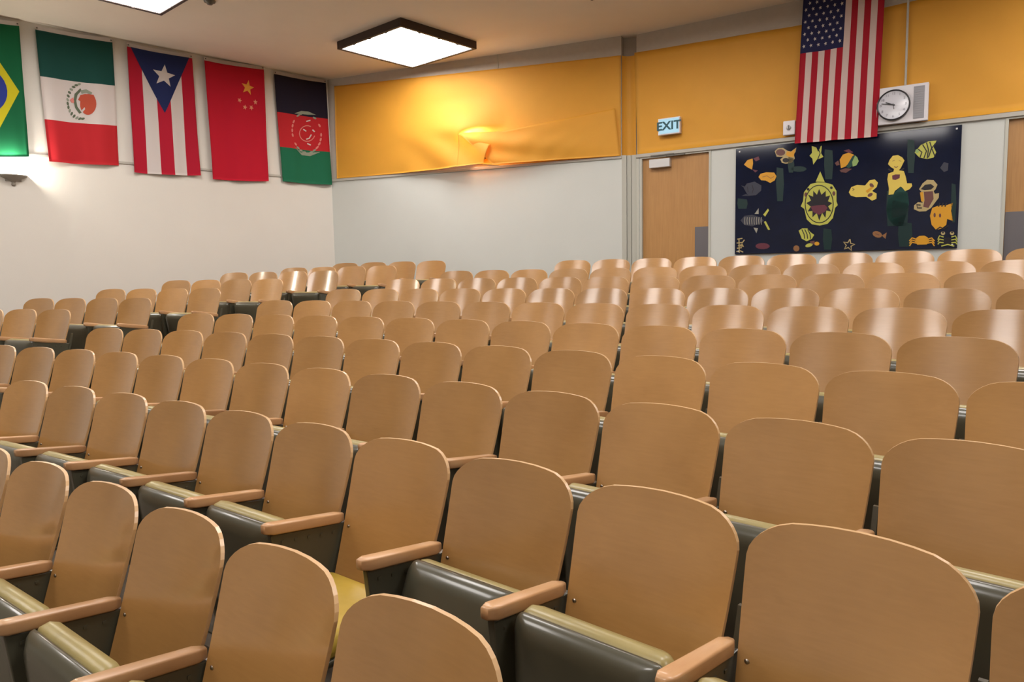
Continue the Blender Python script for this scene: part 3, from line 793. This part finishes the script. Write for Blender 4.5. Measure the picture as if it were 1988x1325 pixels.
# smoke detector
p = atz(407, 1, CEIL)
bm_ = BM(); lathe(bm_, [(0.001, -0.05), (0.03, -0.048), (0.04, -0.03), (0.065, -0.022), (0.07, 0.0)], 20); o = link('smoke_detector', bm_, 'alu_dark', None, True); o.location = (p.x, p.y, CEIL)
tag(o, 'small round brown smoke detector on the ceiling at the top edge', 'smoke detector')

# ------------------------------------------------------------------ wall devices on the right rear face
def on_rr(name, px, py, w, h, dep, out=0.015):
    a, z = RR.sz(px, py); return wall_empty(name, RR, a, z, out)
def text_mesh(body, size, m, parent, loc, rot=(pi / 2, 0, 0), bold=0.0, name='lettering', ext=0.002, sx=1.0):
    cu = bpy.data.curves.new('t', 'FONT'); cu.body = body; cu.size = size; cu.align_x = 'CENTER'; cu.align_y = 'CENTER'; cu.extrude = ext; cu.offset = bold
    t = bpy.data.objects.new('t', cu); COL.objects.link(t)
    bpy.context.view_layer.update()
    me = bpy.data.meshes.new_from_object(t.evaluated_get(bpy.context.evaluated_depsgraph_get()))
    bpy.data.objects.remove(t)
    me.materials.clear(); me.materials.append(M[m])
    o = bpy.data.objects.new(name, me); COL.objects.link(o); o.parent = parent; o.location = loc; o.rotation_euler = rot; o.scale = (sx, 1, 1)
    return o
# exit sign
aL, zT = RR.sz(1279, 232, .07); aR, zB = RR.sz(1321, 262, .07)
aL2, zB2 = RR.sz(1279, 264, .07)
r = wall_empty('exit_sign', RR, (aL + aR) / 2, (zT + zB2) / 2, 0.03); tag(r, 'lit white and blue EXIT sign above the wooden door', 'exit sign')
w = (aR - aL) / 2; h = (zT - zB2) / 2
bm_ = BM(); box(bm_, -w, w, -.07, 0, -h, h, .006, 2); link('housing', bm_, 'white', r)
bm_ = BM(); box(bm_, -w + .018, w - .012, -.074, -.069, -h + .015, h - .015, .002, 1); link('sign_face', bm_, 'exitface', r)
text_mesh('EXIT', h * 1.42, 'exitletter', r, (0, -.077, 0), bold=0.004, sx=1.08)
# clock panel
aL, zT = RR.sz(1703, 174, .07); aR, zTR = RR.sz(1804, 161, .07); aL_, zBl = RR.sz(1701, 245, .07)
w = (aR - aL) / 2; zc = (zT + zBl) / 2; h = (zT - zBl) / 2; am = (aL + aR) / 2
r = wall_empty('wall_clock', RR, am, zc, 0.03); tag(r, 'round black-rimmed clock set in a white speaker panel beside the American flag', 'clock')
bm_ = BM(); box(bm_, -w, w, -.07, 0, -h, h, .006, 2); link('panel', bm_, 'white', r)
gx0 = RR.sz(1774, 200, .07)[0] - am; gx1 = RR.sz(1795, 200, .07)[0] - am
bm_ = BM(); box(bm_, gx0, gx1, -.074, -.068, -h * .86, h * .86, .002, 1)
for i in range(14):
    z = -h * .8 + i * h * 1.6 / 13; box(bm_, gx0 + .01, gx1 - .01, -.0765, -.0735, z - .004, z + .004)
link('speaker_grille', bm_, 'grille', r)
ccx = RR.sz(1735, 205, .1)[0] - am; ccz = RR.sz(1735, 205, .1)[1] - zc; rad = (RR.sz(1768, 205, .1)[0] - RR.sz(1703, 205, .1)[0]) / 2
RX = Matrix.Rotation(pi / 2, 4, 'X')
def disc(prof, m, nm, par, loc, smooth=True, seg=40):
    bm_ = BM(); lathe(bm_, prof, seg)
    for v in bm_.verts: v.co = RX @ v.co
    o = link(nm, bm_, m, par, smooth); o.location = loc; return o
disc([(rad, 0), (rad, .045), (rad * .985, .052), (rad * .93, .052), (rad * .91, .040)], 'black', 'clock_rim', r, (ccx, -.07, ccz))
dl = disc([(rad * .925, .038), (rad * .5, .040), (0.0005, .0405)], 'dial', 'clock_dial', r, (ccx, -.07, ccz))
for i in range(12):
    a = i * pi / 6
    n_ = text_mesh(str(12 if i == 0 else i), rad * .22, 'numeral', dl, (rad * .74 * sin(a), -.043, rad * .74 * cos(a)), name='numeral', ext=0.0005)
bm_ = BM()
for ln, wd_, a, y in ((rad * .50, .006, radians(-66), -.047), (rad * .72, .0045, radians(-78), -.050), (rad * .3, .003, radians(170), -.052)):
    box(bm_, -wd_, wd_, y - .001, y, -rad * .1, ln, 0, 1, 0, Matrix.Rotation(a, 4, 'Y'))
link('clock_hands', bm_, 'black', dl)
# conduit above the clock
a_, z_ = RR.sz(1758, 166, .03)
bm_ = BM(); z1_ = CEIL - 0.005
box(bm_, a_ - .012, a_ + .012, -.052, -.030, z_ , z1_, .005, 2); o = link('conduit', bm_, 'trim'); o.location = RR.o; o.rotation_euler = (0, 0, RR.rz)
tag(o, 'thin pale conduit running up the orange paper from the clock', 'conduit')
# small white alarm beside the flag
a_, z_ = RR.sz(1533, 249, .04)
r = wall_empty('alarm_strobe', RR, a_, z_, 0.03); tag(r, 'small white alarm strobe at the lower left of the American flag', 'alarm')
bm_ = BM(); box(bm_, -.075, .075, -.045, 0, -.09, .09, .01, 2); link('housing', bm_, 'white', r)
disc([(.03, 0), (.028, .012), (.015, .02), (.0005, .022)], 'alu', 'strobe_lens', r, (-.005, -.045, 0), seg=20)
bm_ = BM(); box(bm_, -.012, .006, -.07, -.06, -.03, .03, .003, 1); link('strobe_tube', bm_, 'plate', r)

# ------------------------------------------------------------------ sea mural
MC = [(116, 240), (1860, 45), (1822, 1000), (104, 1052)]
mp_ = [(1400 + x / 3.976, 230 + y / 3.976) for x, y in MC]
sz4 = [RR.sz(x, y, .03) for x, y in mp_]
aL, aR = (sz4[0][0] + sz4[3][0]) / 2, (sz4[1][0] + sz4[2][0]) / 2
zT, zB = (sz4[0][1] + sz4[1][1]) / 2, (sz4[2][1] + sz4[3][1]) / 2
print('mural', aL, aR, zT, zB, sz4)
r = wall_empty('mural_board', RR, (aL + aR) / 2, (zT + zB) / 2, 0.004); tag(r, 'dark navy painted board of yellow fish and sea creatures on the rear wall', 'mural')
mw, mh = (aR - aL), (zT - zB)
s = Sheet(lambda u, v, o: Vector(((u - .5) * mw, -.0312 - o * .6, (.5 - v) * mh))); s.out = Vector((0, -1, 0)); s.mi('board'); box(s.bm, -mw / 2, mw / 2, -.03, 0, -mh / 2, mh / 2, .003, 1)
hm = homography(MC)
def D(pts, m, layer=1): s.poly([hm(x, y) for x, y in pts], m, layer)
def DS(pts, w, m, layer=2): D(stroke(pts, w), m, layer)
# drifting weed stripes
for x0, x1, y0, y1 in ((430, 480, 380, 640), (800, 860, 240, 470), (790, 850, 850, 1015), (1440, 1490, 160, 420), (1280, 1440, 560, 830), (1370, 1470, 800, 990), (130, 200, 620, 700), (1780, 1810, 500, 800), (520, 560, 300, 420)):
    D([(x0, y0), (x1, y0 + 8), (x1 + 6, (y0 + y1) / 2), (x1 - 4, y1), (x0 + 4, y1), (x0 - 5, (y0 + y1) / 2)], 'm_weed')
# dog-toothed big fish in the middle
D([(765, 410), (800, 492), (730, 490)], 'lime')
D([(690, 508), (740, 495), (800, 495), (860, 512), (890, 560), (890, 640), (900, 670), (880, 690), (862, 770), (820, 815), (760, 828), (700, 818), (660, 780), (642, 700), (615, 680), (632, 640), (640, 570)], 'lime')
D(ell(757, 662, 112, 148, 28), 'm_dark', 2); D(ell(757, 662, 105, 141, 28), 'lime', 3)
D([(757, 545), (775, 590), (808, 560), (808, 605), (842, 595), (825, 640), (858, 655), (826, 680), (850, 720), (812, 712), (805, 770), (780, 730), (757, 790), (738, 730), (705, 765), (705, 715), (668, 720), (692, 682), (658, 655), (694, 635), (672, 590), (710, 605), (712, 560), (740, 590)], 'm_dark', 4)
D([(690, 680), (740, 672), (800, 668), (822, 690), (805, 720), (757, 745), (712, 725)], 'm_maroon', 5)
D(ell(672, 548, 11, 11, 10), 'm_dark', 2); D(ell(851, 536, 11, 11, 10), 'm_dark', 2)
D(ell(655, 590, 13, 18, 10), 'm_brown', 2); D(ell(870, 580, 12, 18, 10), 'm_brown', 2)
# small fish upper left
D([(178, 360), (205, 325), (245, 312), (248, 350), (240, 398), (205, 380)], 'm_orange'); D([(250, 312), (290, 296), (300, 320), (270, 335)], 'm_maroon'); D([(240, 395), (285, 405), (265, 420)], 'm_maroon')
D([(290, 455), (305, 430), (350, 418), (410, 420), (428, 448), (415, 480), (380, 500), (345, 482), (310, 480)], 'm_orange'); DS([(320, 455), (355, 445), (385, 465), (410, 450)], 5, 'm_tan')
# butterfly-like fish
D([(415, 255), (440, 232), (480, 230), (510, 250), (540, 258), (582, 226), (575, 262), (560, 275), (570, 310), (545, 345), (500, 352), (470, 345), (458, 318), (480, 300), (430, 298)], 'm_cream'); D(ell(460, 265, 36, 26, 14), 'm_brown', 2); D(ell(500, 325, 25, 18, 12), 'm_dark', 2)
D([(510, 255), (540, 262), (578, 232), (568, 268), (560, 300), (530, 300), (500, 285)], 'm_orange', 3)
# yellow leaping fish
D([(700, 215), (735, 225), (750, 260), (770, 215), (778, 212), (772, 270), (790, 298), (760, 312), (740, 318), (712, 358), (705, 312), (683, 290), (702, 268)], 'lime'); DS([(752, 240), (765, 270), (745, 320)], 7, 'm_dark')
# round orange fish with green face
D([(945, 250), (985, 238), (1020, 262), (990, 270)], 'm_maroon'); D([(915, 400), (960, 385), (1010, 390), (965, 420), (925, 415)], 'm_brown'); D([(878, 345), (905, 325), (915, 360), (890, 365)], 'm_brown')
D([(915, 320), (940, 280), (985, 265), (1025, 280), (1010, 320), (960, 372), (925, 385)], 'm_orange'); D([(1030, 283), (1050, 300), (1062, 330), (1045, 362), (1015, 372), (1010, 330)], 'm_green'); D([(1015, 290), (1035, 285), (1012, 335), (1010, 370), (985, 385), (965, 375)], 'm_teal', 2)
# striped fish upper right
D([(1493, 262), (1540, 205), (1600, 175), (1662, 170), (1640, 220), (1660, 260), (1640, 300), (1590, 312), (1530, 300)], 'lime'); D(ell(1512, 252, 14, 16, 10), 'm_green', 2)
for pts in ([(1555, 200), (1585, 250), (1565, 305)], [(1585, 185), (1600, 240), (1590, 308)], [(1610, 180), (1625, 225), (1600, 300)], [(1520, 235), (1550, 260), (1535, 300)], [(1655, 190), (1625, 230), (1650, 290)]): DS(pts, 9, 'm_dark')
# yellow long fish
D([(985, 570), (1005, 530), (1050, 513), (1110, 518), (1145, 478), (1185, 470), (1210, 495), (1200, 530), (1165, 560), (1200, 580), (1198, 620), (1165, 635), (1120, 605), (1040, 608), (1000, 595)], 'm_yellow'); D(ell(1162, 517, 20, 14, 10, .8), 'm_brown', 2); D(ell(1150, 590, 22, 13, 10, -.5), 'm_brown', 2); D([(1115, 560), (1165, 525), (1172, 535), (1130, 575)], 'm_orange', 3)
DS([(1012, 540), (1028, 548), (1015, 556)], 5, 'm_dark', 3)
# merchild
D([(1300, 320), (1325, 288), (1365, 282), (1398, 300), (1415, 325), (1400, 355), (1385, 385), (1370, 400), (1410, 405), (1425, 450), (1435, 500), (1470, 500), (1475, 520), (1455, 545), (1420, 560), (1400, 535), (1385, 525), (1340, 560), (1330, 585), (1292, 590), (1295, 540), (1283, 470), (1290, 425), (1330, 410), (1335, 390), (1310, 375), (1288, 352)], 'm_yellow', 2)
D([(1320, 440), (1345, 432), (1380, 432), (1378, 460), (1345, 475), (1322, 470)], 'm_maroon', 3); DS([(1335, 372), (1352, 378), (1365, 370)], 5, 'm_brown', 3); DS([(1322, 330), (1340, 322)], 4, 'm_tan', 3); DS([(1372, 325), (1390, 330)], 4, 'm_tan', 3); DS([(1290, 390), (1318, 405)], 12, 'm_dark', 3); DS([(1385, 400), (1412, 385)], 10, 'm_dark', 3)
D([(1350, 560), (1385, 528), (1405, 540), (1440, 575), (1450, 660), (1430, 740), (1400, 830), (1340, 830), (1290, 780), (1275, 700), (1290, 620)], 'm_teal', 1)
# seahorse
D([(1528, 545), (1555, 500), (1590, 472), (1640, 475), (1670, 510), (1655, 545), (1640, 560), (1650, 580), (1682, 575), (1680, 610), (1650, 650), (1620, 690), (1580, 715), (1530, 718), (1488, 700), (1490, 670), (1520, 645), (1555, 650), (1540, 600), (1545, 565)], 'm_cream')
D([(1540, 545), (1575, 510), (1620, 505), (1645, 525), (1620, 548), (1570, 552)], 'm_dark', 2); D([(1565, 565), (1635, 560), (1640, 620), (1600, 690), (1560, 680), (1570, 630)], 'm_brown', 2); D([(1535, 570), (1560, 565), (1565, 640), (1545, 640)], 'm_orange', 2); DS([(1550, 690), (1515, 690), (1510, 665), (1540, 668)], 9, 'm_dark', 3)
# orange fish lower right
D([(1630, 690), (1680, 670), (1740, 668), (1790, 650), (1775, 710), (1792, 790), (1745, 775), (1738, 820), (1700, 850), (1660, 860), (1625, 820), (1612, 750)], 'm_orange')
for x in (1690, 1715, 1740): DS([(x, 650), (x - 12, 680)], 10, 'm_dark', 2)
D(ell(1648, 745, 9, 18, 10), 'm_brown', 2); D(ell(1690, 748, 9, 16, 10), 'm_brown', 2); DS([(1660, 860), (1690, 838), (1720, 850), (1755, 825)], 9, 'm_dark', 3)
# crabs
def crab(cx_, cy_, sc, m, y2=0):
    D([(cx_ + x * sc, cy_ + y * sc) for x, y in ((-58, 10), (-45, -22), (-20, -38), (20, -40), (48, -25), (60, 5), (40, 32), (-38, 34))], m, 2)
    for sx in (-1, 1):
        for q in range(3): DS([(cx_ + sx * 45 * sc, cy_ + (-10 + q * 16) * sc), (cx_ + sx * 80 * sc, cy_ + (-22 + q * 18) * sc), (cx_ + sx * 102 * sc, cy_ + (4 + q * 20) * sc)], 10 * sc, m, 2)
crab(1550, 942, .95, 'm_orange'); crab(1748, 945, .68, 'm_dark')
for sx in (-1, 1):
    D(ell(1748 + sx * 35, 885, 17, 15, 10), 'm_cream', 2); D(ell(1748 + sx * 35, 878, 8, 8, 8), 'm_dark', 3)
    for q in range(3): DS([(1748 + sx * 30, 915 + q * 22), (1748 + sx * 62, 905 + q * 25), (1748 + sx * 75, 935 + q * 18)], 8, 'lime', 4)
DS([(1700, 985), (1750, 972), (1800, 985)], 9, 'lime', 4)
# lower fishes
D([(598, 868), (625, 850), (665, 850), (690, 880), (718, 900), (700, 930), (660, 950), (622, 930)], 'lime')
for x in (622, 645, 668): DS([(x, 858), (x + 18, 895), (x + 22, 930)], 7, 'm_dark')
D(ell(678, 980, 30, 14, 12, -.3), 'lime'); D(ell(738, 968, 20, 15, 12), 'm_orange'); D([(685, 950), (720, 945), (722, 970), (695, 978)], 'm_brown')
D(ell(1205, 895, 38, 24, 14, .3), 'm_tan'); D([(1240, 905), (1278, 880), (1268, 930)], 'm_tan'); DS([(1190, 890), (1220, 900)], 6, 'm_brown')
st5 = star(985, 978, 46, rot=.2); DS(st5 + [st5[0]], 9, 'm_cream')
# striped slate fish
D([(150, 790), (180, 755), (240, 745), (300, 765), (330, 790), (300, 815), (240, 835), (180, 825)], 'm_slate')
for x in range(185, 320, 18): DS([(x, 765), (x - 3, 790), (x, 822)], 5, 'm_white')
D([(258, 740), (290, 695), (290, 740)], 'm_white'); D([(250, 845), (285, 850), (272, 888)], 'm_white'); D([(325, 745), (362, 698), (370, 712), (340, 760)], 'lime'); D([(330, 800), (345, 795), (378, 860), (362, 862)], 'lime')
D([(175, 540), (200, 505), (260, 490), (312, 520), (310, 560), (270, 595), (210, 600)], 'm_slate'); D([(155, 520), (190, 530), (185, 545)], 'm_slate'); D([(160, 600), (195, 585), (210, 600)], 'm_slate'); DS([(240, 515), (250, 550), (240, 580)], 5, 'm_dark'); DS([(205, 530), (210, 570)], 5, 'm_dark')
D(ell(600, 392, 60, 22, 14), 'm_weed'); D(ell(320, 988, 55, 24, 14), 'm_maroon'); D(ell(580, 1005, 24, 24, 12), 'm_tan'); D([(1690, 380), (1720, 335), (1755, 345), (1750, 400), (1720, 412)], 'm_slate')
# faint painted signature running up the left corner
for pts in ([(118, 1030), (150, 1025), (170, 1035)], [(122, 1005), (160, 1000)], [(130, 985), (175, 990), (160, 970)], [(120, 965), (165, 960), (180, 940)], [(125, 935), (165, 928)], [(140, 1040), (138, 930)]): DS(pts, 8, 'm_cream')
s.build('painted_board', r)
bm_ = BM()
for sx in (-1, 1):
    for sz_ in (-1, 1): box(bm_, sx * (mw / 2 - .05) - .01, sx * (mw / 2 - .05) + .01, -.036, -.03, sz_ * (mh / 2 - .04) - .01, sz_ * (mh / 2 - .04) + .01, .002, 1)
link('corner_screws', bm_, 'alu', r)
